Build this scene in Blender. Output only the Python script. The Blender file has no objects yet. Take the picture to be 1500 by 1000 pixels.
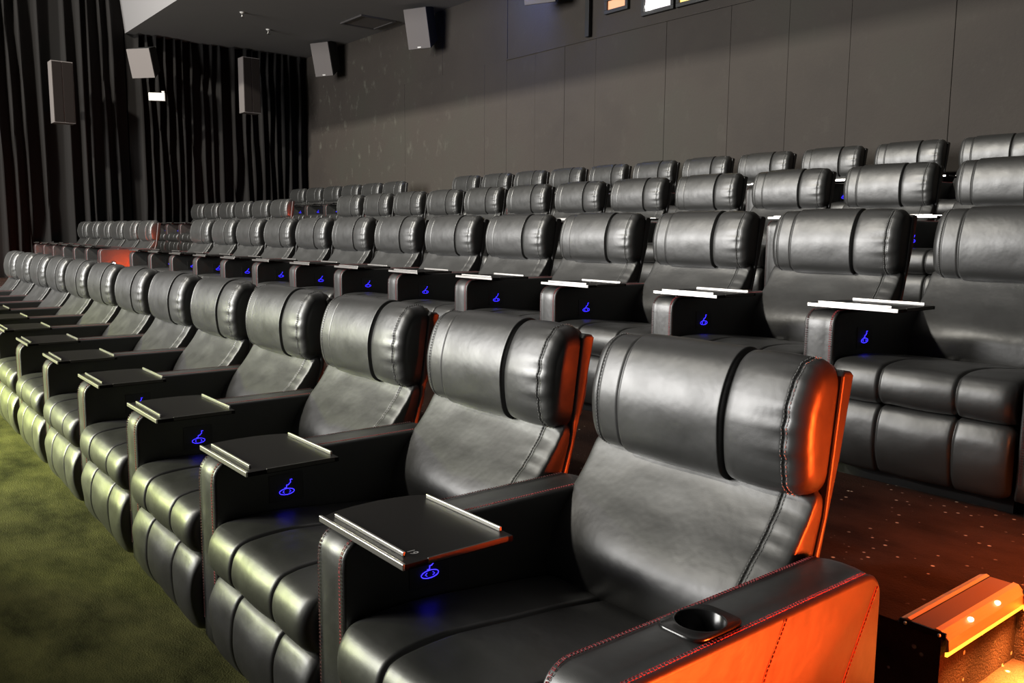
import bpy, bmesh, math, random
from mathutils import Vector, Matrix, noise
random.seed(7)
S = bpy.context.scene
C = S.collection

# ------------------------------------------------------------------ camera, light, exposure
# metres; origin = floor under the front left corner of the nearest seat's left arm, +Y away from the screen
cam_d = bpy.data.cameras.new('camera'); cam = bpy.data.objects.new('camera', cam_d); C.objects.link(cam)
cam_d.sensor_width = 36; cam_d.lens = 30.0; cam_d.clip_start = 0.02
_r = Vector((0.62304, 0.78215, 0.00776)); _u = Vector((-0.10495, 0.07376, 0.99174)); _f = Vector((-0.77512, 0.61871, -0.12805))
m = Matrix((_r, _u, -_f)).transposed().to_4x4(); m.translation = Vector((1.744, -0.825, 1.30))
cam.matrix_world = m
S.camera = cam
S.view_settings.view_transform = 'Standard'; S.view_settings.look = 'None'
S.view_settings.gamma = 1; S.view_settings.use_curve_mapping = False
S.view_settings.exposure = 0.0
w = bpy.data.worlds.new('world'); S.world = w; w.use_nodes = True
w.node_tree.nodes['Background'].inputs[0].default_value = (0.02, 0.02, 0.022, 1)
w.node_tree.nodes['Background'].inputs[1].default_value = 0.05

def area(name, loc, target, sx, sy, power, color, spread=180):
    l = bpy.data.lights.new(name, 'AREA'); l.shape = 'RECTANGLE'; l.size = sx; l.size_y = sy
    l.energy = power; l.color = color; l.spread = math.radians(spread)
    o = bpy.data.objects.new(name, l); C.objects.link(o); o.location = loc
    o.rotation_euler = (Vector(target) - Vector(loc)).to_track_quat('-Z', 'Y').to_euler()
    return o
def spot(name, loc, target, power, color, angle, blend, r=0.3):
    l = bpy.data.lights.new(name, 'SPOT'); l.energy = power; l.color = color
    l.spot_size = math.radians(angle); l.spot_blend = blend; l.shadow_soft_size = r
    o = bpy.data.objects.new(name, l); C.objects.link(o); o.location = loc
    o.rotation_euler = (Vector(target) - Vector(loc)).to_track_quat('-Z', 'Y').to_euler()
    return o
area('screen_light', (-9.3, -9.0, 3.9), (-7.0, 4.0, 2.0), 8.0, 4.8, 3100, (1.0, 0.98, 0.95))
area('high_front_light', (-8.0, -8.6, 10.6), (-11.5, 7.8, 2.6), 0.9, 0.6, 1300, (1.0, 0.95, 0.84), 105)
spot('yellow_green_light', (-9.5, -6.5, 2.3), (-4.9, 0.0, 0.10), 9000, (0.80, 0.95, 0.08), 30, 0.8, 0.35).scale = (1, .33, 1)
spot('yellow_green_light', (-9.5, -6.5, 2.3), (-1.8, 0.0, 0.35), 3200, (0.80, 0.95, 0.12), 22, 0.9, 0.35).scale = (1, .33, 1)
ORANGE = (1.0, 0.085, 0.010)
area('aisle_light_right', (3.0, 1.30, 0.42), (0.92, 0.50, 0.55), 0.5, 0.35, 42, ORANGE, 48)
spot('aisle_light_behind', (1.85, 2.02, 0.78), (0.0, 0.86, 0.83), 42, ORANGE, 17, 0.7, 0.08)
area('stair_fill_light', (1.55, 1.50, 1.2), (1.15, 1.62, 0.38), 0.3, 0.3, 11, (1.0, 0.20, 0.025), 75)  # added fill above the stairs for nosing and tier carpet, no fixture there
spot('aisle_light_right_upper', (2.3, 3.45, 1.28), (-0.16, 2.98, 1.17), 90, ORANGE, 9, 0.5, 0.06)
area('aisle_light_left_row_one', (-10.3, 0.9, 0.5), (-11.4, 0.9, 0.55), 0.3, 0.3, 4, ORANGE, 40)
area('aisle_light_left_row_two', (-10.1, 2.60, 0.80), (-11.3, 2.65, 0.92), 0.3, 0.3, 4.5, ORANGE, 75)
area('aisle_light_left_row_three', (-10.3, 5.15, 1.2), (-11.5, 5.1, 1.5), 0.3, 0.3, 0.7, (1.0, 0.08, 0.03), 40)
area('projector_glow', (-8.3, 7.0, 4.98), (-8.6, 7.8, 4.6), 0.7, 0.2, 18, (0.12, 0.25, 1.0))

# ------------------------------------------------------------------ materials
def mat(name, col, rough=0.5, metal=0.0, emis=None, es=0.0, spec=0.5):
    x = bpy.data.materials.new(name); x.use_nodes = True
    b = x.node_tree.nodes['Principled BSDF']
    b.inputs['Base Color'].default_value = (*col, 1); b.inputs['Roughness'].default_value = rough
    b.inputs['Metallic'].default_value = metal; b.inputs['Specular IOR Level'].default_value = spec
    if emis:
        b.inputs['Emission Color'].default_value = (*emis, 1); b.inputs['Emission Strength'].default_value = es
    return x
def nodes(x): return x.node_tree.nodes, x.node_tree.links, x.node_tree.nodes['Principled BSDF']
def noise_node(x, scale, detail=3, rough=0.5, stretch=None):
    n, l, b = nodes(x)
    tc = n.new('ShaderNodeTexCoord'); t = n.new('ShaderNodeTexNoise')
    t.inputs['Scale'].default_value = scale; t.inputs['Detail'].default_value = detail; t.inputs['Roughness'].default_value = rough
    if stretch:
        mp = n.new('ShaderNodeMapping'); mp.inputs['Scale'].default_value = stretch
        l.new(tc.outputs['Object'], mp.inputs[0]); l.new(mp.outputs[0], t.inputs[0])
    else: l.new(tc.outputs['Object'], t.inputs[0])
    return t
def ramp(x, src, stops):
    n, l, b = nodes(x); r = n.new('ShaderNodeValToRGB'); e = r.color_ramp.elements
    while len(e) < len(stops): e.new(0.5)
    for k, (p, c) in enumerate(stops):
        e[k].position = p; e[k].color = (*c, 1) if len(c) == 3 else c
    l.new(src, r.inputs[0]); return r
def bump(x, src, strength, dist):
    n, l, b = nodes(x); k = n.new('ShaderNodeBump'); k.inputs['Strength'].default_value = strength
    k.inputs['Distance'].default_value = dist; l.new(src, k.inputs['Height'])
    if b.inputs['Normal'].is_linked: l.new(b.inputs['Normal'].links[0].from_socket, k.inputs['Normal'])
    l.new(k.outputs[0], b.inputs['Normal'])

def leather(name, col, rough):
    x = mat(name, col, rough, spec=1.0)
    n, l, b = nodes(x)
    a = noise_node(x, 9, 3, 0.55); bump(x, a.outputs[0], 0.22, 0.012)
    g = noise_node(x, 420, 2, 0.6); bump(x, g.outputs[0], 0.10, 0.001)
    rr = ramp(x, a.outputs[0], [(0.3, (rough - 0.04,) * 3), (0.7, (rough + 0.05,) * 3)])
    l.new(rr.outputs[0], b.inputs['Roughness'])
    return x
M = {}
M['leather'] = leather('black_leather', (0.024, 0.024, 0.023), 0.42)
M['shell'] = leather('black_leather_matte', (0.014, 0.013, 0.013), 0.48)
M['panel'] = mat('black_panel', (0.016, 0.016, 0.016), 0.5)
M['tray'] = mat('tray_black', (0.006, 0.0045, 0.004), 0.55, spec=0.15)
M['alu'] = mat('aluminium', (0.66, 0.64, 0.61), 0.32, 1.0)
M['dim_metal'] = mat('dim_metal', (0.10, 0.095, 0.09), 0.5, 0.6)
M['stitch'] = mat('grey_thread', (0.30, 0.30, 0.29), 0.7)
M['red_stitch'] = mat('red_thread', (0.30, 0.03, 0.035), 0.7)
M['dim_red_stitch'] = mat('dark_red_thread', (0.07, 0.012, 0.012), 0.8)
M['blue'] = mat('blue_led', (0.0, 0.0, 0.05), 0.5, emis=(0.03, 0.02, 1.0), es=5)
M['white_print'] = mat('white_print', (0.55, 0.53, 0.52), 0.5)
M['base'] = mat('black_base', (0.01, 0.01, 0.01), 0.7)
M['grille'] = mat('dark_grille_cloth', (.014, .011, .010), .9, spec=.1)
M['plastic'] = mat('black_plastic', (0.012, 0.012, 0.012), 0.22)
M['speaker'] = mat('speaker_grey', (0.14, 0.125, 0.12), 0.75)
t = noise_node(M['speaker'], 260, 1); bump(M['speaker'], t.outputs[0], 0.3, 0.002)
M['white'] = mat('white_plastic', (0.75, 0.73, 0.70), 0.4)
M['ceiling'] = mat('ceiling_dark_grey', (0.20, 0.19, 0.19), 0.8)
M['bulkhead'] = mat('bulkhead_grey', (0.20, 0.195, 0.20), 0.8)
M['frame_dark'] = mat('dark_frame', (0.02, 0.02, 0.02), 0.6)

x = M['curtain'] = mat('black_velour', (0.010, 0.009, 0.0085), 0.8, spec=0.2)
x.node_tree.nodes['Principled BSDF'].inputs['Sheen Weight'].default_value = 0.06
x.node_tree.nodes['Principled BSDF'].inputs['Sheen Roughness'].default_value = 0.5

x = M['wall'] = mat('dark_brown_plaster', (0.06, 0.052, 0.046), 0.8)
n, l, b = nodes(x)
a = noise_node(x, 0.55, 5, 0.6); r1 = ramp(x, a.outputs[0], [(0.3, (0.025, 0.0195, 0.016)), (0.5, (0.033, 0.0262, 0.021)), (0.72, (0.032, 0.030, 0.0225))])
v = noise_node(x, 5.5, 6, 0.7, (1.0, 1.0, 0.55)); r2 = ramp(x, v.outputs[0], [(0.58, (0, 0, 0)), (0.86, (1, 1, 1))])
# pale scuffs belong to the left end of the wall
tc = n.new('ShaderNodeTexCoord'); sx = n.new('ShaderNodeSeparateXYZ'); l.new(tc.outputs['Object'], sx.inputs[0])
mr = n.new('ShaderNodeMapRange'); mr.inputs['From Min'].default_value = -9.5; mr.inputs['From Max'].default_value = -14.5
mr.inputs['To Min'].default_value = 0.12; mr.inputs['To Max'].default_value = 1.0; l.new(sx.outputs[0], mr.inputs[0])
mu = n.new('ShaderNodeMath'); mu.operation = 'MULTIPLY'; l.new(r2.outputs[0], mu.inputs[0]); l.new(mr.outputs[0], mu.inputs[1])
mx = n.new('ShaderNodeMix'); mx.data_type = 'RGBA'; l.new(mu.outputs[0], mx.inputs['Factor']); l.new(r1.outputs[0], mx.inputs['A']); mx.inputs['B'].default_value = (0.13, 0.13, 0.105, 1)
l.new(mx.outputs['Result'], b.inputs['Base Color'])
g = noise_node(x, 24, 4, 0.6); bump(x, g.outputs[0], 0.4, 0.01)

def carpet(name, c0, c1, speck=None):
    x = mat(name, c0, 0.95, spec=0.1); n, l, b = nodes(x)
    a = noise_node(x, 3.2, 6, 0.65, (0.7, 1.3, 1)); r1 = ramp(x, a.outputs[0], [(0.35, c0), (0.65, c1)])
    out = r1.outputs[0]
    if speck:
        tc = n.new('ShaderNodeTexCoord'); v = n.new('ShaderNodeTexVoronoi'); v.inputs['Scale'].default_value = 26
        l.new(tc.outputs['Object'], v.inputs[0])
        r2 = ramp(x, v.outputs['Distance'], [(0.10, (1, 1, 1)), (0.17, (0, 0, 0))])
        q = noise_node(x, 9, 2); r3 = ramp(x, q.outputs[0], [(0.46, (0, 0, 0)), (0.56, (1, 1, 1))])
        mu = n.new('ShaderNodeMath'); mu.operation = 'MULTIPLY'; l.new(r2.outputs[0], mu.inputs[0]); l.new(r3.outputs[0], mu.inputs[1])
        mx = n.new('ShaderNodeMix'); mx.data_type = 'RGBA'; l.new(mu.outputs[0], mx.inputs['Factor']); l.new(out, mx.inputs['A']); mx.inputs['B'].default_value = (*speck, 1)
        out = mx.outputs['Result']
    l.new(out, b.inputs['Base Color'])
    g = noise_node(x, 160, 2, 0.7); bump(x, g.outputs[0], 0.8, 0.01)
    return x
M['carpet'] = carpet('olive_carpet', (0.030, 0.032, 0.010), (0.13, 0.13, 0.045))
M['carpet_speck'] = carpet('speckled_carpet', (0.022, 0.011, 0.009), (0.055, 0.028, 0.020), (0.60, 0.50, 0.40))
x = M['nosing'] = mat('bronze_aluminium', (0.80, 0.52, 0.30), 0.45, 0.5)
n_ = noise_node(x, 30, 4, 0.6, (6, 0.3, 6)); bump(x, n_.outputs[0], 0.3, 0.003)
M['led_amber'] = mat('amber_led_strip', (0.4, 0.2, 0.02), 0.5, emis=(1.0, 0.42, 0.03), es=3)
M['led_red'] = mat('red_led', (0.4, 0.1, 0.1), 0.5, emis=(1.0, 0.16, 0.12), es=11)
M['led_white'] = mat('white_led', (0.5, 0.5, 0.5), 0.5, emis=(1.0, 0.92, 0.9), es=14)
M['win_white'] = mat('lit_booth_glass_white', (0.5, 0.5, 0.5), 0.3, emis=(0.9, 0.80, 0.86), es=1.0)
M['win_hot'] = mat('projector_beam_lens', (0.5, 0.5, 0.5), 0.3, emis=(1.0, 0.98, 0.9), es=14)
M['win_orange'] = mat('lit_booth_glass_orange', (0.5, 0.3, 0.2), 0.3, emis=(1.0, 0.36, 0.15), es=0.85)
M['win_yellow'] = mat('lit_booth_glass_yellow', (0.5, 0.4, 0.2), 0.3, emis=(1.0, 0.66, 0.15), es=1.3)

# ------------------------------------------------------------------ helpers
def link(name, bm, material, parent=None, smooth=True, loc=None):
    me = bpy.data.meshes.new(name); bmesh.ops.recalc_face_normals(bm, faces=bm.faces)
    bm.to_mesh(me); bm.free()
    if isinstance(material, (list, tuple)):
        for q in material: me.materials.append(q)
    else: me.materials.append(material)
    if smooth:
        for p in me.polygons: p.use_smooth = True
    o = bpy.data.objects.new(name, me); C.objects.link(o)
    if parent: o.parent = parent
    if loc: o.location = loc
    return o
def tag(o, label=None, cat=None, group=None, kind=None):
    if label: o['label'] = label
    if cat: o['category'] = cat
    if group: o['group'] = group
    if kind: o['kind'] = kind
    return o
def empty(name, loc=(0, 0, 0), rz=0):
    o = bpy.data.objects.new(name, None); o.empty_display_size = 0.1; C.objects.link(o); o.location = loc; o.rotation_euler = (0, 0, rz); return o
def copy_tree(o, parent=None):
    c = o.copy(); C.objects.link(c); c.parent = parent
    for ch in list(o.children): copy_tree(ch, c)
    return c
def add_box(bm, lo, hi, bev=0.0, seg=2):
    d = [hi[i] - lo[i] for i in range(3)]
    r = bmesh.ops.create_cube(bm, size=1, matrix=Matrix.Translation([(lo[i] + hi[i]) / 2 for i in range(3)]) @ Matrix.Diagonal((*d, 1)))
    if bev:
        es = set()
        for v in r['verts']: es.update(v.link_edges)
        bmesh.ops.bevel(bm, geom=list(es), offset=bev, segments=seg, affect='EDGES', profile=0.5)
def box(name, lo, hi, m_, parent=None, bev=0.0, smooth=False):
    bm = bmesh.new(); add_box(bm, lo, hi, bev); return link(name, bm, m_, parent, smooth)
def add_tube(bm, pts, r, seg=8, closed=False):
    pts = [Vector(p) for p in pts]; n = len(pts); rings = []
    for i, p in enumerate(pts):
        if closed: d = (pts[(i + 1) % n] - pts[i - 1])
        else: d = pts[min(i + 1, n - 1)] - pts[max(i - 1, 0)]
        d.normalize(); a = Vector((0, 0, 1)) if abs(d.z) < 0.9 else Vector((1, 0, 0))
        s = d.cross(a).normalized(); t_ = d.cross(s)
        rings.append([bm.verts.new(p + (s * math.cos(k * 2 * math.pi / seg) + t_ * math.sin(k * 2 * math.pi / seg)) * r) for k in range(seg)])
    for i in range(n if closed else n - 1):
        A, B = rings[i], rings[(i + 1) % n]
        for k in range(seg): bm.faces.new((A[k], A[(k + 1) % seg], B[(k + 1) % seg], B[k]))
    if not closed:
        bm.faces.new(rings[0][::-1]); bm.faces.new(rings[-1])
def catmull(P, n, closed=True):
    out = []; N = len(P)
    cnt = N if closed else N - 1
    per = n // cnt
    for i in range(cnt):
        g = (lambda k: Vector(P[k % N])) if closed else (lambda k: Vector(P[max(0, min(N - 1, k))]))
        a, b_, c, d = g(i - 1), g(i), g(i + 1), g(i + 2)
        for k in range(per):
            t_ = k / per
            out.append(0.5 * ((2 * b_) + (c - a) * t_ + (2 * a - 5 * b_ + 4 * c - d) * t_ ** 2 + (3 * b_ - a - 3 * c + d) * t_ ** 3))
    if not closed: out.append(Vector(P[-1]))
    return out
def loft(prof, xs, centre, scale_f, disp_f, offs_f=None):
    """closed profile [(y,z)] swept along x; scale toward centre near the ends, displace along profile normal"""
    n = len(prof); nor = []
    for i in range(n):
        t_ = prof[(i + 1) % n] - prof[i - 1]; nn = Vector((t_[1], -t_[0])).normalized(); nor.append(nn)
    area2 = sum(prof[i][0] * prof[(i + 1) % n][1] - prof[(i + 1) % n][0] * prof[i][1] for i in range(n))
    if area2 < 0: nor = [-q for q in nor]
    cv = Vector(centre); bm = bmesh.new(); rings = []
    for x_ in xs:
        s = scale_f(x_); ring = []
        for i in range(n):
            q = cv + (prof[i] - cv) * s + nor[i] * disp_f(x_, i / n, prof[i], nor[i])
            ring.append(bm.verts.new((x_, q[0], q[1])))
        rings.append(ring)
    for a in range(len(rings) - 1):
        for i in range(n):
            j = (i + 1) % n; bm.faces.new((rings[a][i], rings[a][j], rings[a + 1][j], rings[a + 1][i]))
    bm.faces.new(rings[0]); bm.faces.new(rings[-1][::-1])
    return bm
def spaced(a, b, n): return [a + (b - a) * i / (n - 1) for i in range(n)]
def gauss(x_, s): return math.exp(-(x_ / s) ** 2)
def stitches(bm, pts, step=0.012, ln=0.007, r=0.0011):
    """a row of short thread dashes along a polyline"""
    pts = [Vector(p) for p in pts]; d = 0; nxt = 0
    for a, b_ in zip(pts, pts[1:]):
        L = (b_ - a).length
        if L < 1e-6: continue
        while nxt < d + L:
            t_ = (nxt - d) / L; p = a.lerp(b_, t_); u = (b_ - a) / L
            add_tube(bm, [p, p + u * ln], r, 5); nxt += step
        d += L

# ------------------------------------------------------------------ one recliner (x 0..0.8, front at y 0)
XL, XR = 0.172, 0.730         # side seams of the back cushions
def cap(x_, lo, hi, a, b_, e=2.4, mn=0.35):
    if x_ < a: t_ = (a - x_) / (a - lo)
    elif x_ > b_: t_ = (x_ - b_) / (hi - b_)
    else: return 1.0
    return mn + (1 - mn) * max(0.0, 1 - min(1, t_) ** e) ** (1 / e)
def seam_stations(lo, hi, extra=()):
    s = set(round(q, 4) for q in spaced(lo, hi, 26))
    for c, w_ in extra:
        for k in (-2.5, -1.6, -1, -0.6, -0.3, 0, 0.3, 0.6, 1, 1.6, 2.5): s.add(round(c + k * w_, 4))
    for e in (lo, hi):
        sg = 1 if e == lo else -1
        for k in (0.002, 0.006, 0.013, 0.022, 0.034): s.add(round(e + sg * k, 4))
    return sorted(q for q in s if lo <= q <= hi)
def pucker(x_, t_, seed, amp):
    v_ = noise.noise(Vector((seed, t_ * 55, 0))) + 0.5 * noise.noise(Vector((seed + 9, t_ * 120, 3)))
    g_ = math.exp(-abs(x_ - XR) / 0.038)
    return amp * v_ * g_

HP = catmull([(.800, .738), (.762, .742), (.733, .766), (.720, .825), (.718, .895), (.735, .960), (.768, 1.012), (.815, 1.034), (.862, 1.018), (.885, .96), (.882, .88), (.862, .79), (.84, .742)], 78)
BAND_L, BAND_R = 0.246, 0.565
def head_disp(seed):
    def f(x_, t_, p, nn):
        d = 0
        # raised middle band with a soft left edge and a dark gap on its right
        if BAND_L < x_ < BAND_R: d += 0.007 * min(1, (x_ - BAND_L) / 0.008) * min(1, (BAND_R - x_) / 0.003)
        d -= 0.014 * gauss(x_ - BAND_R - 0.004, 0.0042)
        d -= 0.003 * gauss(x_ - BAND_L + 0.003, 0.004)
        d += 0.004 * math.sin(max(0, min(1, (x_ - BAND_R) / (XR - BAND_R))) * math.pi)
        d -= 0.003 * gauss(x_ - XR, 0.005) + 0.003 * gauss(x_ - XL, 0.005)
        d += pucker(x_, t_, seed, 0.007)
        d += 0.004 * noise.noise(Vector((x_ * 5 + seed, t_ * 7, 1)))
        return d
    return f
def point_on(prof, disp, x_, i, cv, s=1.0, lift=0.0):
    n = len(prof); t_ = prof[(i + 1) % n] - prof[i - 1]; nn = Vector((t_[1], -t_[0])).normalized()
    if (prof[i] - Vector(cv)).dot(nn) < 0: nn = -nn
    q = Vector(cv) + (prof[i] - Vector(cv)) * s + nn * (disp(x_, i / n, prof[i], nn) + lift)
    return (x_, q[0], q[1])

BP = catmull([(.800, .765), (.776, .754), (.745, .704), (.703, .650), (.650, .592), (.608, .535), (.589, .48), (.590, .40), (.66, .385), (.72, .42), (.77, .56), (.835, .72)], 72)
BR = 0.705
def back_disp(seed):
    def f(x_, t_, p, nn):
        d = -0.003 * gauss(x_ - BR, 0.005)
        d += pucker(x_, t_, seed, 0.005)
        mid = math.sin(max(0, min(1, (x_ - XL) / (XR - XL))) * math.pi)
        if nn[0] < 0:
            d += 0.010 * mid * gauss(p[1] - 0.52, 0.10)
        d += 0.003 * noise.noise(Vector((x_ * 6 + seed, t_ * 8, 4)))
        return d
    return f

G1, G2 = 0.335, 0.605        # the two channels over seat cushion and footrest
def channel(x_): return -0.009 * gauss(x_ - G1, 0.006) - 0.009 * gauss(x_ - G2, 0.006)
CP = catmull([(.02, .452), (-.022, .425), (-.036, .375), (-.020, .325), (.03, .305), (.25, .295), (.55, .295), (.62, .33), (.62, .40), (.50, .425), (.34, .442), (.16, .458)], 72)
FP = catmull([(.030, .300), (-.008, .292), (-.030, .250), (-.038, .190), (-.028, .110), (-.004, .062), (.035, .060), (.055, .12), (.055, .24)], 54)
AP = [Vector(q) for q in [(0, .06)] + [(0, z_) for z_ in spaced(.12, .56, 8)] +
      [(.052 - .052 * math.cos(a), .575 + .052 * math.sin(a)) for a in spaced(0, math.pi / 2, 8)][1:] +
      [(y_, .627) for y_ in spaced(.10, .74, 11)] +
      [(.74 + .05 * math.sin(a), .577 + .05 * math.cos(a)) for a in spaced(0, math.pi / 2, 6)][1:] +
      [(.79, z_) for z_ in spaced(.5, .06, 6)] + [(y_, .06) for y_ in spaced(.7, .1, 6)]]
def arm_mesh(x0, x1, plump=0.004):
    w_ = x1 - x0; e = 0.014
    xs = [x0, x0 + .0015, x0 + .005, x0 + .009, x0 + e, x0 + w_ * .3, x0 + w_ * .5, x0 + w_ * .7, x1 - e, x1 - .009, x1 - .005, x1 - .0015, x1]
    def d(x_, t_, p, nn):
        k = min(x_ - x0, x1 - x_)
        o = -0.009 * (1 - math.sqrt(max(0, 1 - (1 - min(1, k / 0.010)) ** 2)))
        o -= 0.0025 * gauss(k - 0.0145, 0.002)
        return o + plump * math.sin(math.pi * (x_ - x0) / w_)
    return loft(AP, xs, (.4, .35), lambda x_: 1.0, d), xs
def arm_stitch(x0, side):
    bm = bmesh.new()
    i0, i1 = 1, 27
    for o_ in (0.0, 0.0065):
        pts = [(x0 + side * (0.011 + o_), AP[i][0] - 0.0035 * (1 if i < 9 else 0), AP[i][1] + 0.0035 * (0 if i < 9 else 1)) for i in range(i0, i1)]
        stitches(bm, pts, 0.0085 if o_ == 0 else 0.0085, 0.0052, 0.0009)
    # ladder threads between the two rows
    for i in range(i0, i1 - 1):
        a, b_ = Vector((x0 + side * .011, AP[i][0], AP[i][1])), Vector((x0 + side * .011, AP[i + 1][0], AP[i + 1][1]))
        off = Vector((0, -0.0035, 0)) if i < 9 else Vector((0, 0, 0.0035))
        L = (b_ - a).length; k = 0
        while k < L:
            p = a.lerp(b_, k / L) + off; add_tube(bm, [p, p + Vector((side * 0.0065, 0, 0))], 0.0009, 4); k += 0.0085
    return bm

def icon_mesh(x_):
    """lounge chair zigzag above a pill outline with two arrows, thin glowing strokes"""
    bm = bmesh.new(); r = 0.00075
    P = lambda y, z: (x_, y, z)
    cy, cz, a, b_ = 0.2205, 0.5035, 0.024, 0.0095
    add_tube(bm, [P(cy + a * math.cos(t_), cz + b_ * math.sin(t_) + 0.0) for t_ in spaced(0, 2 * math.pi, 25)[:-1]], r, 6, True)
    add_tube(bm, [P(.2385, .5395), P(.2325, .5400), P(.2330, .5310), P(.2255, .5240), P(.2200, .5235), P(.2195, .5160), P(.2130, .5150)], r * 1.25, 6)
    for s in (-1, 1):
        add_tube(bm, [P(cy + s * .008, cz + .004), P(cy + s * .013, cz), P(cy + s * .008, cz - .004)], r * .8, 6)
    return bm

def tray_outline():
    pts = [(0.374, 0.008), (0.374, 0.275)]
    pts += [(0.03, 0.285)]
    pts += [(0.035 - 0.045 * math.sin(t_), 0.145 + 0.14 * math.cos(t_)) for t_ in spaced(0.25, math.pi - 0.35, 10)]
    pts += [(0.012, 0.010)]
    return pts
def make_tray(parent):
    bm = bmesh.new(); pts = tray_outline(); z0, z1 = 0.643, 0.655
    lo = [bm.verts.new((x_, y_, z0)) for x_, y_ in pts]; hi = [bm.verts.new((x_, y_, z1)) for x_, y_ in pts]
    bm.faces.new(lo[::-1]); bm.faces.new(hi)
    for i in range(len(pts)):
        j = (i + 1) % len(pts); bm.faces.new((lo[i], lo[j], hi[j], hi[i]))
    t_ = link('tray_table', bm, M['tray'], parent, False)
    def rail(lo_, hi_, lab=None):
        r = box('tray_rail', lo_, hi_, M['alu'], t_, 0.0012)
        return r
    rail((0.040, 0.026, 0.655), (0.335, 0.032, 0.664))
    rail((0.045, 0.267, 0.655), (0.338, 0.273, 0.665))
    bm = bmesh.new(); add_box(bm, (0.008, 0.003, 0.642), (0.372, 0.010, 0.6560), 0.0015); link('front_edge_strip', bm, M['alu'], t_, False)
    bm = bmesh.new(); add_box(bm, (0.371, 0.06, 0.645), (0.376, 0.262, 0.6572), 0.001); link('end_edge_strip', bm, M['dim_metal'], t_, False)
    bm = bmesh.new(); bmesh.ops.create_cone(bm, cap_ends=True, segments=24, radius1=0.028, radius2=0.028, depth=0.014, matrix=Matrix.Translation((0.066, 0.12, 0.636)))
    link('pivot_post', bm, M['alu'], t_, True)
    return t_

def make_recliner():
    root = empty('cinema_recliner')
    # armrest on the left
    bm, _ = arm_mesh(0, .13); arm = link('armrest', bm, M['leather'], root)
    o = link('arm_stitching', arm_stitch(.13, -1), M['red_stitch'], arm, False); o['kind'] = 'stuff'
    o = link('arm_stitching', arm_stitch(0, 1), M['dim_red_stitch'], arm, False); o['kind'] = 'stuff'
    cp = box('control_panel', (.127, .165, .475), (.1325, .275, .56), M['leather'], root, 0.001)
    link('glowing_recline_symbol', icon_mesh(.1335), M['blue'], cp, True)
    # back shell
    bm = bmesh.new()
    prof = [(.80, .16), (.72, .16), (.70, .40), (.795, .70), (.836, 1.000), (.846, 1.010), (.872, 1.008), (.882, .998), (.845, .82), (.785, .60), (.81, .30)]
    prof = [Vector(q) for q in prof]
    e_ = 0.008
    bm2 = loft(prof, [.115, .116, .119, .123, .40, .780, .784, .787, .788], (.78, .6), lambda x_: 1,
               lambda x_, t_, p, nn: -0.007 * (1 - math.sqrt(max(0, 1 - (1 - min(1, min(x_ - .115, .788 - x_) / e_)) ** 2))))
    bm.free(); link('back_shell', bm2, M['shell'], root, False)
    # lower backrest cushion
    bd = back_disp(3.3)
    xs = seam_stations(.112, .780, [(BR, .008)])
    bk = link('backrest', loft(BP, xs, (.72, .58), lambda x_: cap(x_, .112, .780, .135, BR, 2.6, .80), bd), M['leather'], root)
    bm = bmesh.new()
    for dx in (-.006, .005):
        stitches(bm, [point_on(BP, bd, BR + dx, i, (.72, .58), 1, .0018) for i in range(5, 37)], .0095, .006, .0008)
    o = link('seam_stitching', bm, M['stitch'], bk, False); o['kind'] = 'stuff'
    # headrest
    hd = head_disp(1.7)
    xs = seam_stations(.130, .780, [(BAND_L, .005), (BAND_R, .006), (XR, .008), (XL, .006)])
    hr = link('headrest', loft(HP, xs, (.815, .885), lambda x_: cap(x_, .130, .780, XL, XR, 2.2, .62), hd), M['leather'], root)
    bm = bmesh.new()
    for dx in (-.006, .005):
        stitches(bm, [point_on(HP, hd, XR + dx, i, (.815, .885), 1, .0018) for i in range(2, 46)], .0095, .006, .0008)
    stitches(bm, [point_on(HP, hd, XL - .004, i, (.815, .885), 1, .0018) for i in range(2, 46)], .0095, .006, .0008)
    o = link('seam_stitching', bm, M['stitch'], hr, False); o['kind'] = 'stuff'
    # seat cushion and footrest
    def cd(x_, t_, p, nn):
        d = channel(x_) + 0.004 * abs(math.sin((x_ - .135) / .235 * math.pi)) + 0.003 * noise.noise(Vector((x_ * 6, t_ * 11, 7)))
        if nn[1] > .7: d -= 0.006 * gauss(p[0] - 0.20, 0.008) * (1 if .15 < x_ < .77 else 0)
        return d
    xs = seam_stations(.136, .786, [(G1, .006), (G2, .006)])
    sc = link('seat_cushion', loft(CP, xs, (.28, .375), lambda x_: 1 - 0.10 * (1 - cap(x_, .136, .786, .18, .74, 2.3, 0)), cd), M['leather'], root)
    def fd(x_, t_, p, nn):
        return channel(x_) + 0.004 * abs(math.sin((x_ - .135) / .235 * math.pi)) + 0.004 * noise.noise(Vector((x_ * 7, t_ * 9, 2)))
    link('footrest', loft(FP, xs, (.01, .18), lambda x_: 1 - 0.25 * (1 - cap(x_, .136, .786, .19, .73, 2.3, 0)), fd), M['leather'], root)
    box('base_frame', (.14, .06, .0), (.78, .70, .29), M['base'], root)
    box('arm_foot', (.02, .04, .0), (.11, .74, .07), M['base'], root)
    make_tray(root)
    return root

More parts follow.
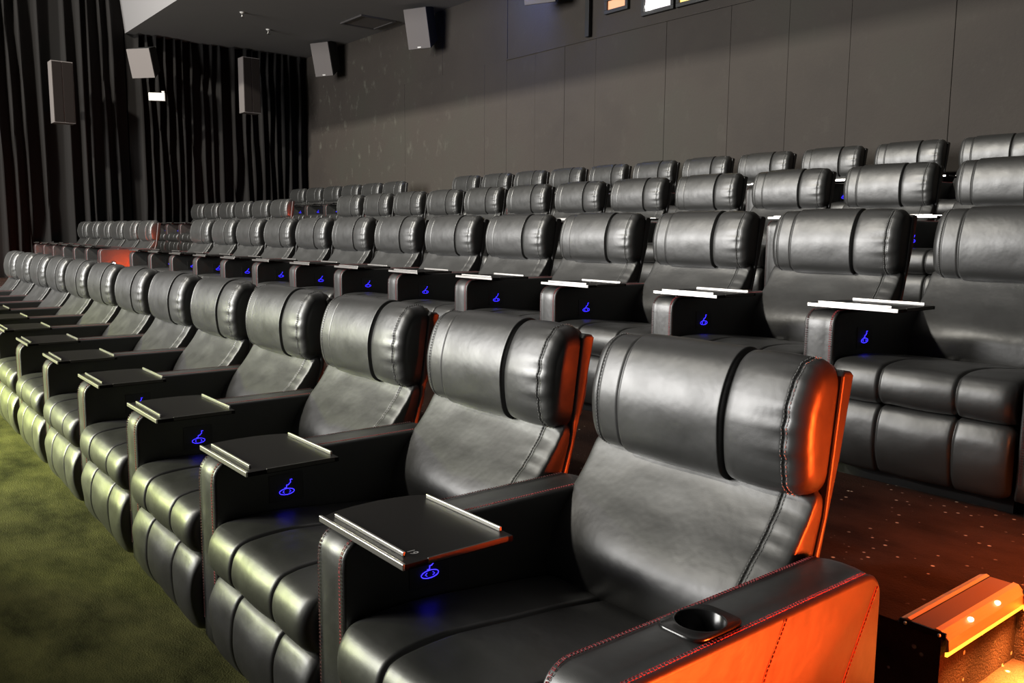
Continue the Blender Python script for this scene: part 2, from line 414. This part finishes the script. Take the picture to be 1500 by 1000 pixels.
def end_arm(root, cup=True):
    """closing armrest on the right with its outward side panel, slanted red seams and cup holder"""
    x0, x1 = .785, .925
    bm, _ = arm_mesh(x0, x1, .006)
    arm = link('right_armrest', bm, M['leather'], root)
    if cup:
        cb = bmesh.new(); bmesh.ops.create_cone(cb, cap_ends=True, segments=40, radius1=.046, radius2=.046, depth=.16, matrix=Matrix.Translation((.855, .305, .64)))
        cut = link('cutter', cb, M['plastic']); md = arm.modifiers.new('b', 'BOOLEAN'); md.operation = 'DIFFERENCE'; md.object = cut; md.solver = 'EXACT'
        dg = bpy.context.evaluated_depsgraph_get(); me = bpy.data.meshes.new_from_object(arm.evaluated_get(dg))
        arm.modifiers.clear(); arm.data = me; bpy.data.objects.remove(cut)
        for p in me.polygons: p.use_smooth = True
        me.set_sharp_from_angle(angle=math.radians(50))
        # cup holder: square flange with round well
        bm = bmesh.new(); N = 40; c = (.855, .305)
        def ring(r, z, sq=False):
            out = []
            for k in range(N):
                a = 2 * math.pi * k / N; ca, sa = math.cos(a), math.sin(a)
                f = r / max(abs(ca) ** 5 + abs(sa) ** 5, 1e-6) ** .2 if sq else r
                out.append(bm.verts.new((c[0] + ca * f * (0.85 if sq else 1), c[1] + sa * f * (1.15 if sq else 1), z)))
            return out
        rs = [ring(.058, .630, True), ring(.058, .6350, True), ring(.056, .6362, True), ring(.047, .6362), ring(.0455, .6385), ring(.043, .6365), ring(.040, .575), ring(.036, .562), ring(.004, .562)]
        for A, B in zip(rs, rs[1:]):
            for k in range(N): bm.faces.new((A[k], A[(k + 1) % N], B[(k + 1) % N], B[k]))
        bm.faces.new(rs[-1])
        link('cup_holder', bm, M['plastic'], arm, True)
    bm = arm_stitch(x1, -1); 
    o = link('arm_stitching', bm, M['red_stitch'], arm, False); o['kind'] = 'stuff'
    o = link('arm_stitching', arm_stitch(x0, 1), M['red_stitch'], arm, False); o['kind'] = 'stuff'
    bm = bmesh.new()
    stitches(bm, [(x1 + .001, .458, .622), (x1 + .001, .405, .54), (x1 + .001, .20, .08)], .0085, .0055, .0011)
    stitches(bm, [(x1 + .001, .772, .600), (x1 + .001, .663, .43), (x1 + .001, .46, .08)], .0085, .0055, .0011)
    add_tube(bm, [(x1 - .0005, .452, .622), (x1 - .0005, .400, .54), (x1 - .0005, .195, .08)], .0012, 5)
    add_tube(bm, [(x1 - .0005, .766, .600), (x1 - .0005, .657, .43), (x1 - .0005, .454, .08)], .0012, 5)
    o = link('side_seam', bm, M['red_stitch'], arm, False); o['kind'] = 'stuff'
    box('arm_foot', (.80, .04, .0), (.91, .74, .07), M['base'], root)
    return arm

# ------------------------------------------------------------------ setting
RISE, GOING = 0.378, 2.1434
XW, YW, ZC = -16.15, 7.80, 5.08
AL0, AL1 = -11.22, -9.86      # left aisle
AR0, AR1 = 0.906, 2.35        # right aisle stair well
def struct(name, bm, m_, smooth=False):
    o = link(name, bm, m_, None, smooth); o['kind'] = 'structure'; return o
bm = bmesh.new(); add_box(bm, (-17, -11, -.15), (6, 8.2, 0)); struct('floor', bm, M['carpet'])
for r in (1, 2, 3):
    z0, z1, y0 = RISE * (r - 1), RISE * r, 1.12 + GOING * (r - 1)
    bm = bmesh.new()
    add_box(bm, (XW - .3, y0, z0), (AL0, YW + .2, z1)); add_box(bm, (AL0, y0 + .43, z0), (AL1, YW + .2, z1))
    if r == 1:
        add_box(bm, (AL1, y0, z0), (AR0, YW + .2, z1)); add_box(bm, (AR0, y0 + .43, z0), (AR1, YW + .2, z1)); add_box(bm, (AR1, y0, z0), (6, YW + .2, z1))
    else: add_box(bm, (AL1, y0, z0), (6, YW + .2, z1))
    struct('floor_tier', bm, M['carpet_speck'])
    bm = bmesh.new(); add_box(bm, (AL0, y0, z0), (AL1, y0 + .43, z0 + RISE / 2))
    if r == 1: add_box(bm, (AR0, y0, z0), (AR1, y0 + .43, z0 + RISE / 2))
    struct('trim_step', bm, M['carpet_speck'])

bm = bmesh.new(); add_box(bm, (-3.2, -1.65, 0), (5.9, -1.50, .78), .02); struct('added_shade_wall', bm, M['base'])  # unseen low wall, added to keep front light off the near carpet
# back wall, its fabric panels with fine joints
bm = bmesh.new(); add_box(bm, (-17, YW, -.1), (6, YW + .25, 9)); wb = struct('wall_back', bm, M['wall'])
joints = [XW - .1, -14.968, -13.684, -12.3, -11.05, -9.808, -9.225, -8.522, -7.852, -7.204, -5.910, -4.902, -4.099, -3.347, -2.264, -1.1, 0.1, 1.3, 2.5, 3.8, 5.2]
for a, b_ in zip(joints, joints[1:]):
    p = random.uniform(0, .004)
    box('panel', (a + .0015, YW - .020 - p, RISE * 3 - .02), (b_ - .0015, YW + .01, 3.99), M['wall'], wb, 0.004)
upper = [XW - .1, -11.05, -9.225]
for a, b_ in zip(upper, upper[1:]):
    box('panel', (a + .003, YW - .012, 3.99), (b_ - .003, YW + .01, ZC), M['wall'], wb, 0.003)
box('ledge_strip', (-9.225, YW - .035, 3.975), (3.0, YW - .005, 3.995), M['wall'], wb, 0.003)
bm = bmesh.new(); add_box(bm, (-17, 4.03, ZC), (6, 8.2, ZC + .2)); struct('ceiling', bm, M['ceiling'])
bm = bmesh.new()
vs = [bm.verts.new(q) for q in ((-17, 4.03, ZC), (6, 4.03, ZC), (6, 3.60, 9.0), (-17, 3.60, 9.0), (-17, 4.06, ZC + .02), (6, 4.06, ZC + .02), (6, 3.75, 9), (-17, 3.75, 9))]
for f in ((0, 1, 2, 3), (4, 7, 6, 5), (0, 4, 5, 1), (0, 3, 7, 4), (1, 5, 6, 2), (2, 6, 7, 3)): bm.faces.new([vs[k] for k in f])
struct('ceiling_bulkhead', bm, M['bulkhead'])
bm = bmesh.new(); add_box(bm, (-17.0, -11, 12.0), (6, 4.2, 12.2)); struct('ceiling_upper', bm, M['ceiling'])
bm = bmesh.new(); add_box(bm, (-17, -11, -.1), (XW - .75, 8.1, 12.2)); struct('wall_left', bm, M['base'])
bm = bmesh.new(); add_box(bm, (5.9, -11, -.1), (6.1, 8.1, 12.2)); struct('wall_right', bm, M['base'])
bm = bmesh.new(); add_box(bm, (-17, -11.2, -.1), (6, -11, 12.2)); struct('wall_front', bm, M['base'])

# curtain: pleated cloth along the left wall, two drops
fold_y = [1.97, 2.17, 2.48, 2.92, 3.2, 3.32, 3.57, 3.75, 4.0, 4.39, 4.72, 5.06, 5.48, 5.84, 6.1, 6.35, 6.7, 7.04, 7.35, 7.6, 4.22, 4.55, 4.9, 5.25, 5.66, 6.52, 6.86, 7.2]
def curtain(name, y0, y1, z0, z1, folds, label):
    bm = bmesh.new(); n = int((y1 - y0) / 0.022); zs = spaced(z0, z1, 12); rows = []
    for zi, z_ in enumerate(zs):
        row = []
        for i in range(n + 1):
            y = y0 + (y1 - y0) * i / n; d = 0
            for k, f in enumerate(folds):
                c = f + 0.05 * noise.noise(Vector((f * 3, z_ * .25, 0)))
                wdt = 0.022 + 0.05 * abs(noise.noise(Vector((f * 7, 2, z_ * .15)))) 
                t_ = (y - c) / wdt
                if abs(t_) < 1.6: d = max(d, (0.24 + 0.10 * noise.noise(Vector((f, 5, z_ * .2)))) * math.exp(-abs(t_) ** 1.5 * 2.2))
            d += 0.012 * noise.noise(Vector((y * 6, z_ * .4, 8)))
            row.append(bm.verts.new((XW - .42 + d, y, z_)))
        rows.append(row)
    for a in range(len(rows) - 1):
        for i in range(n): bm.faces.new((rows[a][i], rows[a][i + 1], rows[a + 1][i + 1], rows[a + 1][i]))
    o = link(name, bm, M['curtain']); md = o.modifiers.new('s', 'SOLIDIFY'); md.thickness = 0.006; md.offset = -1
    return tag(o, label, 'curtain', None)
curtain('curtain', 4.02, YW - .03, 0.0, ZC - .005, [f for f in fold_y if f > 4.1], 'black pleated curtain hanging under the low ceiling in the back left corner')
ff = [f for f in fold_y if f < 4.0]; q = 1.75
while q > -6: ff.append(q); q -= random.uniform(.16, .38)
curtain('curtain', -6, 4.0, 0.0, 9.0, ff, 'tall black pleated curtain at the far left edge, in front of the bulkhead')

# ceiling fittings
t_ = empty('ceiling_hatch', (-12.6, 7.2, ZC)); tag(t_, 'square access hatch flush in the dark ceiling above the back wall speakers', 'hatch')
for lo, hi in (((-.40, -.36, -.03), (.40, -.31, 0)), ((-.40, .31, -.03), (.40, .36, 0)), ((-.40, -.31, -.03), (-.35, .31, 0)), ((.35, -.31, -.03), (.40, .31, 0))):
    box('hatch_frame', lo, hi, mat('grey_frame', (.07, .065, .065), .6), t_, .003)
box('hatch_panel', (-.345, -.305, -.015), (.345, .305, 0), M['speaker'], t_, .003)
def sprinkler(loc, lab):
    t_ = empty('ceiling_sprinkler', loc); tag(t_, lab, 'sprinkler')
    bm = bmesh.new(); bmesh.ops.create_cone(bm, cap_ends=True, segments=20, radius1=.03, radius2=.045, depth=.02, matrix=Matrix.Translation((0, 0, -.01))); link('escutcheon', bm, M['white'], t_)
    bm = bmesh.new(); bmesh.ops.create_cone(bm, cap_ends=True, segments=12, radius1=.013, radius2=.013, depth=.06, matrix=Matrix.Translation((0, 0, -.05))); link('nozzle', bm, M['alu'], t_)
    bm = bmesh.new(); bmesh.ops.create_cone(bm, cap_ends=True, segments=16, radius1=.036, radius2=.036, depth=.006, matrix=Matrix.Translation((0, 0, -.085))); link('deflector', bm, M['alu'], t_)
sprinkler((-13.44, 5.17, ZC), 'small bright sprinkler head on the ceiling, the one nearer the bulkhead')
sprinkler((-14.38, 6.04, ZC), 'small dim sprinkler head on the ceiling, the one nearer the back corner')

# loudspeakers
def wedge_speaker(name, loc, rz, tilt, w_, h, d, label, led=True, front=M['speaker']):
    t_ = empty(name, loc, rz); t_.rotation_euler = (tilt, 0, rz); tag(t_, label, 'speaker', None)
    # cabinet narrows to the rear; front faces local -Y
    bm = bmesh.new()
    F = [(-w_ / 2, -d / 2, -h / 2), (w_ / 2, -d / 2, -h / 2), (w_ / 2, -d / 2, h / 2), (-w_ / 2, -d / 2, h / 2)]
    B = [(-w_ * .36, d / 2, -h * .32), (w_ * .36, d / 2, -h * .32), (w_ * .36, d / 2, h / 2), (-w_ * .36, d / 2, h / 2)]
    vf = [bm.verts.new(q) for q in F]; vb = [bm.verts.new(q) for q in B]
    bm.faces.new(vf); bm.faces.new(vb[::-1])
    for k in range(4): bm.faces.new((vf[k], vf[(k + 1) % 4], vb[(k + 1) % 4], vb[k]))
    bmesh.ops.bevel(bm, geom=bm.edges[:], offset=.008, segments=2, affect='EDGES')
    link('cabinet', bm, M['base'], t_, False)
    box('grille', (-w_ / 2 + .006, -d / 2 - .014, -h / 2 + .006), (w_ / 2 - .006, -d / 2 + .002, h / 2 - .006), front, t_, .005)
    if led: box('badge', (-.035, -d / 2 - .020, -h / 2 + .02), (.035, -d / 2 - .013, -h / 2 + .042), M['white'], t_, .002)
    box('mounting_bracket', (-.04, d / 2 - .01, -.03), (.04, d / 2 + .14, .05), M['base'], t_, .004)
    return t_
wedge_speaker('wall_speaker', (-14.72, 7.43, 4.76), math.radians(24), math.radians(14), .46, .66, .34, 'dark grey tilted loudspeaker on the back wall, nearest the curtain corner')
wedge_speaker('wall_speaker', (-11.12, 7.43, 4.74), math.radians(24), math.radians(14), .46, .66, .34, 'dark grey tilted loudspeaker on the back wall between the ceiling hatch and the booth windows')
wedge_speaker('wall_speaker', (-7.95, 7.43, 4.87), math.radians(24), math.radians(14), .50, .66, .34, 'blue tinted loudspeaker cut by the top edge above the booth windows', False)
def column_speaker(y0, y1, z0, z1, lab, rz=0):
    t_ = empty('column_speaker', (-15.72, (y0 + y1) / 2, z0), rz); tag(t_, lab, 'speaker')
    w_ = y1 - y0; h = z1 - z0
    box('cabinet', (-.14, -w_ / 2, 0), (.12, w_ / 2, h), M['speaker'], t_, .006)
    box('grille', (.12, -w_ / 2 + .015, .015), (.132, -.012, h - .015), M['grille'], t_, .004)
    box('grille', (.12, .002, .015), (.132, w_ / 2 - .015, h - .015), M['grille'], t_, .004)
    box('mounting_bracket', (-.42, -.04, h * .45), (-.14, .04, h * .55), M['base'], t_)
column_speaker(2.50, 2.86, 3.17, 4.25, 'tall slim column loudspeaker on the curtain, the one furthest left')
column_speaker(6.00, 6.36, 3.66, 4.76, 'tall slim column loudspeaker on the curtain, the one nearer the back corner')
t_ = wedge_speaker('wall_speaker', (-15.70, 4.15, 4.42), math.radians(38), math.radians(16), .50, .54, .30, 'square grey tilted loudspeaker on the curtain above the white sign', False)
# white sign box
t_ = empty('exit_sign', (-15.80, 4.36, 3.82)); t_.rotation_euler = (0, 0, math.radians(62)); tag(t_, 'small white lit sign box hanging on the curtain below the square speaker', 'sign')
box('housing', (-.15, -.03, -.075), (.15, .03, .075), M['white'], t_, .006)
box('face', (-.14, -.036, -.065), (.14, -.029, .065), mat('sign_face', (.8, .8, .72), .5, emis=(1, .97, .85), es=.25), t_, .002)
box('indicator_lamp', (.09, -.02, .08), (.14, .02, .11), M['white'], t_, .004)
bm = bmesh.new(); add_tube(bm, [(0, .03, 0), (0, .62, 0)], .012); link('mounting_bracket', bm, M['base'], t_)

# projection booth windows
def booth(x0, x1, z0, z1, m_, lab, div=None):
    t_ = empty('booth_window', ((x0 + x1) / 2, YW, z0)); tag(t_, lab, 'window')
    hw = (x1 - x0) / 2; h = z1 - z0
    for lo, hi in (((-hw - .05, -.05, -.05), (hw + .05, 0, 0)), ((-hw - .05, -.05, h), (hw + .05, 0, h + .05)), ((-hw - .05, -.05, 0), (-hw, 0, h)), ((hw, -.05, 0), (hw + .05, 0, h))):
        box('frame', lo, hi, M['frame_dark'], t_, .004)
    box('glass_pane', (-hw, -.022, 0), (hw, -.012, h), m_, t_)
    return t_
booth(-6.98, -6.64, 4.31, 4.43, M['win_orange'], 'small orange lit slot window high on the back wall')
bw = booth(-6.29, -5.84, 4.16, 4.75, M['win_white'], 'bright white lit projection booth window on the back wall')
bm = bmesh.new(); bmesh.ops.create_uvsphere(bm, u_segments=16, v_segments=10, radius=.04, matrix=Matrix.Translation((-.15, -.05, .05))); link('projector_lens', bm, M['win_hot'], bw)
bw = booth(-5.70, -5.18, 4.16, 4.75, M['win_yellow'], 'yellow lit projection booth window beside the white one')
bm = bmesh.new(); bmesh.ops.create_uvsphere(bm, u_segments=16, v_segments=10, radius=.05, matrix=Matrix.Translation((.10, -.06, .06))); link('projector_lens', bm, M['win_hot'], bw)
tag(box('cable_duct', (-7.39, YW - .07, 4.02), (-7.31, YW - .014, ZC), M['base'], None, .004), 'narrow black vertical duct on the back wall left of the orange slot window', 'duct')

# stair nosings with light strips
def nosing(name, L, label, leds, parent=None):
    """profile along local +Y, tread side at -X, lip at +X"""
    t_ = empty(name); tag(t_, label, 'stair nosing')
    def bar(nm, pts, m_):
        bm = bmesh.new(); a = [bm.verts.new((x_, 0, z_)) for x_, z_ in pts]; b2 = [bm.verts.new((x_, L, z_)) for x_, z_ in pts]
        bm.faces.new(a); bm.faces.new(b2[::-1])
        for k in range(len(pts)): j = (k + 1) % len(pts); bm.faces.new((a[k], a[j], b2[j], b2[k]))
        return link(nm, bm, m_, t_, False)
    bar('top_strip', [(-.105, .000), (-.105, .010), (-.088, .017), (-.080, .014), (-.080, 0)], M['nosing'])
    bar('tread_insert', [(-.079, .001), (-.079, .012), (-.022, .012), (-.022, .001)], mat('ribbed_insert_' + name, (.20, .10, .06), .5))
    for k in (-.0805, -.0225):
        bar('joint', [(k, .012), (k, .0135), (k + .002, .0135), (k + .002, .012)], M['frame_dark'])
    bar('lip', [(-.021, .000), (-.021, .016), (-.008, .014), (.010, -.004), (.012, -.030), (.004, -.034), (.004, -.004)], M['nosing'])
    bar('light_strip', [(.0035, -.034), (.010, -.034), (.009, -.044), (.0035, -.044)], M['led_amber'])
    for y_ in leds:
        bm = bmesh.new(); bmesh.ops.create_uvsphere(bm, u_segments=14, v_segments=8, radius=.0075, matrix=Matrix.Translation((.001, y_, .008)) @ Matrix.Diagonal((1, 1.3, .8, 1))); link('red_marker_light', bm, M['led_red'], t_)
    box('end_cap', (-.105, -.004, -.004), (.004, .001, .012), M['plastic'], t_)
    for sx_ in (-.09, -.01):
        bm = bmesh.new(); bmesh.ops.create_uvsphere(bm, u_segments=10, v_segments=6, radius=.0045, matrix=Matrix.Translation((sx_, -.005, .004))); link('screw', bm, M['alu'], t_)
    return t_
nz = nosing('stair_nosing', .43, 'bronze stair nosing with two red marker lights beside the nearest stair well', (.13, .28)); nz.location = (AR0 + .006, 1.122, RISE)
nz = nosing('stair_nosing', 1.4, 'stair nosing with amber strip along the far side of the nearest stair well', (.5, 1.0)); nz.location = (AR0 + .02, 1.545, RISE); nz.rotation_euler = (0, 0, -math.pi / 2)
for r in (1, 2, 3):
    for k, (y_, z_) in enumerate(((1.122, RISE / 2), (1.545, RISE))):
        nz = nosing('stair_nosing', 1.3, 'stair nosing on the left aisle, %s of row tier %s' % (('lower step', 'upper step')[k], ('one', 'two', 'three')[r - 1]), (.3, 1.0))
        nz.location = (AL0 + .03, y_ + GOING * (r - 1), z_ + RISE * (r - 1)); nz.rotation_euler = (0, 0, -math.pi / 2)
l = area('stair_well_strip', (AR0 + .03, 1.34, RISE - .03), (AR0 + .12, 1.34, RISE / 2), .40, .03, 22, (1.0, .36, .07), 110)
l = area('stair_well_strip_back', (AR0 + .45, 1.50, RISE - .03), (AR0 + .45, 1.44, RISE / 2), .8, .03, 22, (1.0, .38, .08), 90)
t_ = empty('aisle_marker_light', (-11.186, 2.31, .80)); tag(t_, 'small white marker light on the red lit arm beside the left aisle', 'light')
bm = bmesh.new(); bmesh.ops.create_uvsphere(bm, u_segments=12, v_segments=8, radius=.022); link('lamp', bm, M['led_white'], t_)
box('housing', (-.03, -.02, -.04), (-.005, .02, .04), M['base'], t_)

# ------------------------------------------------------------------ seats
proto = make_recliner()
ORD = ['rightmost', 'second', 'third', 'fourth', 'fifth', 'sixth', 'seventh', 'eighth', 'ninth', 'tenth', 'eleventh', 'twelfth', 'thirteenth', 'fourteenth']
rows = [('front row', (0, 0, 0), range(0, 13), range(15, 17), 0.0),
        ('second row', (-.142, 2.1434, .378), range(-1, 13), range(15, 21), 0.0),
        ('third row', (-1.841 + 1.6, 4.2916, .756), range(1, 13), range(15, 21), 0.0),
        ('back row', (-2.804 + 2.4, 6.4397, 1.134), range(2, 13), range(15, 21), .17)]
first = True; end_proto = None; ends = []
for ri, (rn, T, main, left, dxl) in enumerate(rows):
    for blk, ks, side in ((main, main, 'main'), (left, left, 'left')):
        ks = list(ks)
        for n_i, k in enumerate(ks):
            o = proto if first else copy_tree(proto); first = False
            o.location = (T[0] - .8 * k + (dxl if side == 'left' else 0), T[1], T[2])
            where = ORD[n_i] if n_i == 0 else ORD[n_i] + ' from the right'
            if side == 'main':
                lab = 'black leather recliner, %s in the main block of the %s' % (where, rn)
                grp = 'recliners of the main block, ' + rn
            else:
                lab = 'black leather recliner, %s in the %s beyond the left aisle' % (where, rn)
                grp = 'recliners beyond the left aisle, ' + rn
            if ri == 0 and side == 'main' and n_i == 0: lab = 'nearest black leather recliner with an orange lit right arm and cup holder, front row'
            if ri == 1 and side == 'main' and n_i == 0: lab = 'black recliner at the right photo edge, second row, only its left arm in view'
            tag(o, lab, 'seat', grp)
            if n_i == 0: ends.append(o)
for o in ends:
    if end_proto is None:
        arm = end_arm(o, True); end_proto = arm; foot = [c for c in o.children if c.name.startswith('arm_foot')][-1]
    else:
        c = copy_tree(end_proto, o); f = foot.copy(); C.objects.link(f); f.parent = o

# seat number printed on the nearest tray
near = [o for o in C.objects if o.get('label', '').startswith('nearest black')][0]
tr = [c for c in near.children if c.name.startswith('tray_table')][0]
cu = bpy.data.curves.new('seat_number', 'FONT'); cu.body = '19'; cu.size = .026; cu.extrude = .0002; cu.materials.append(M['white_print'])
to = bpy.data.objects.new('seat_number', cu); C.objects.link(to); bpy.context.view_layer.update()
me = bpy.data.meshes.new_from_object(to.evaluated_get(bpy.context.evaluated_depsgraph_get())); bpy.data.objects.remove(to)
so = bpy.data.objects.new('seat_number', me); C.objects.link(so); so.parent = tr; so.location = (.312, .046, .6553); so.rotation_euler = (0, 0, 0)
so['label'] = 'seat number 19 printed in white'
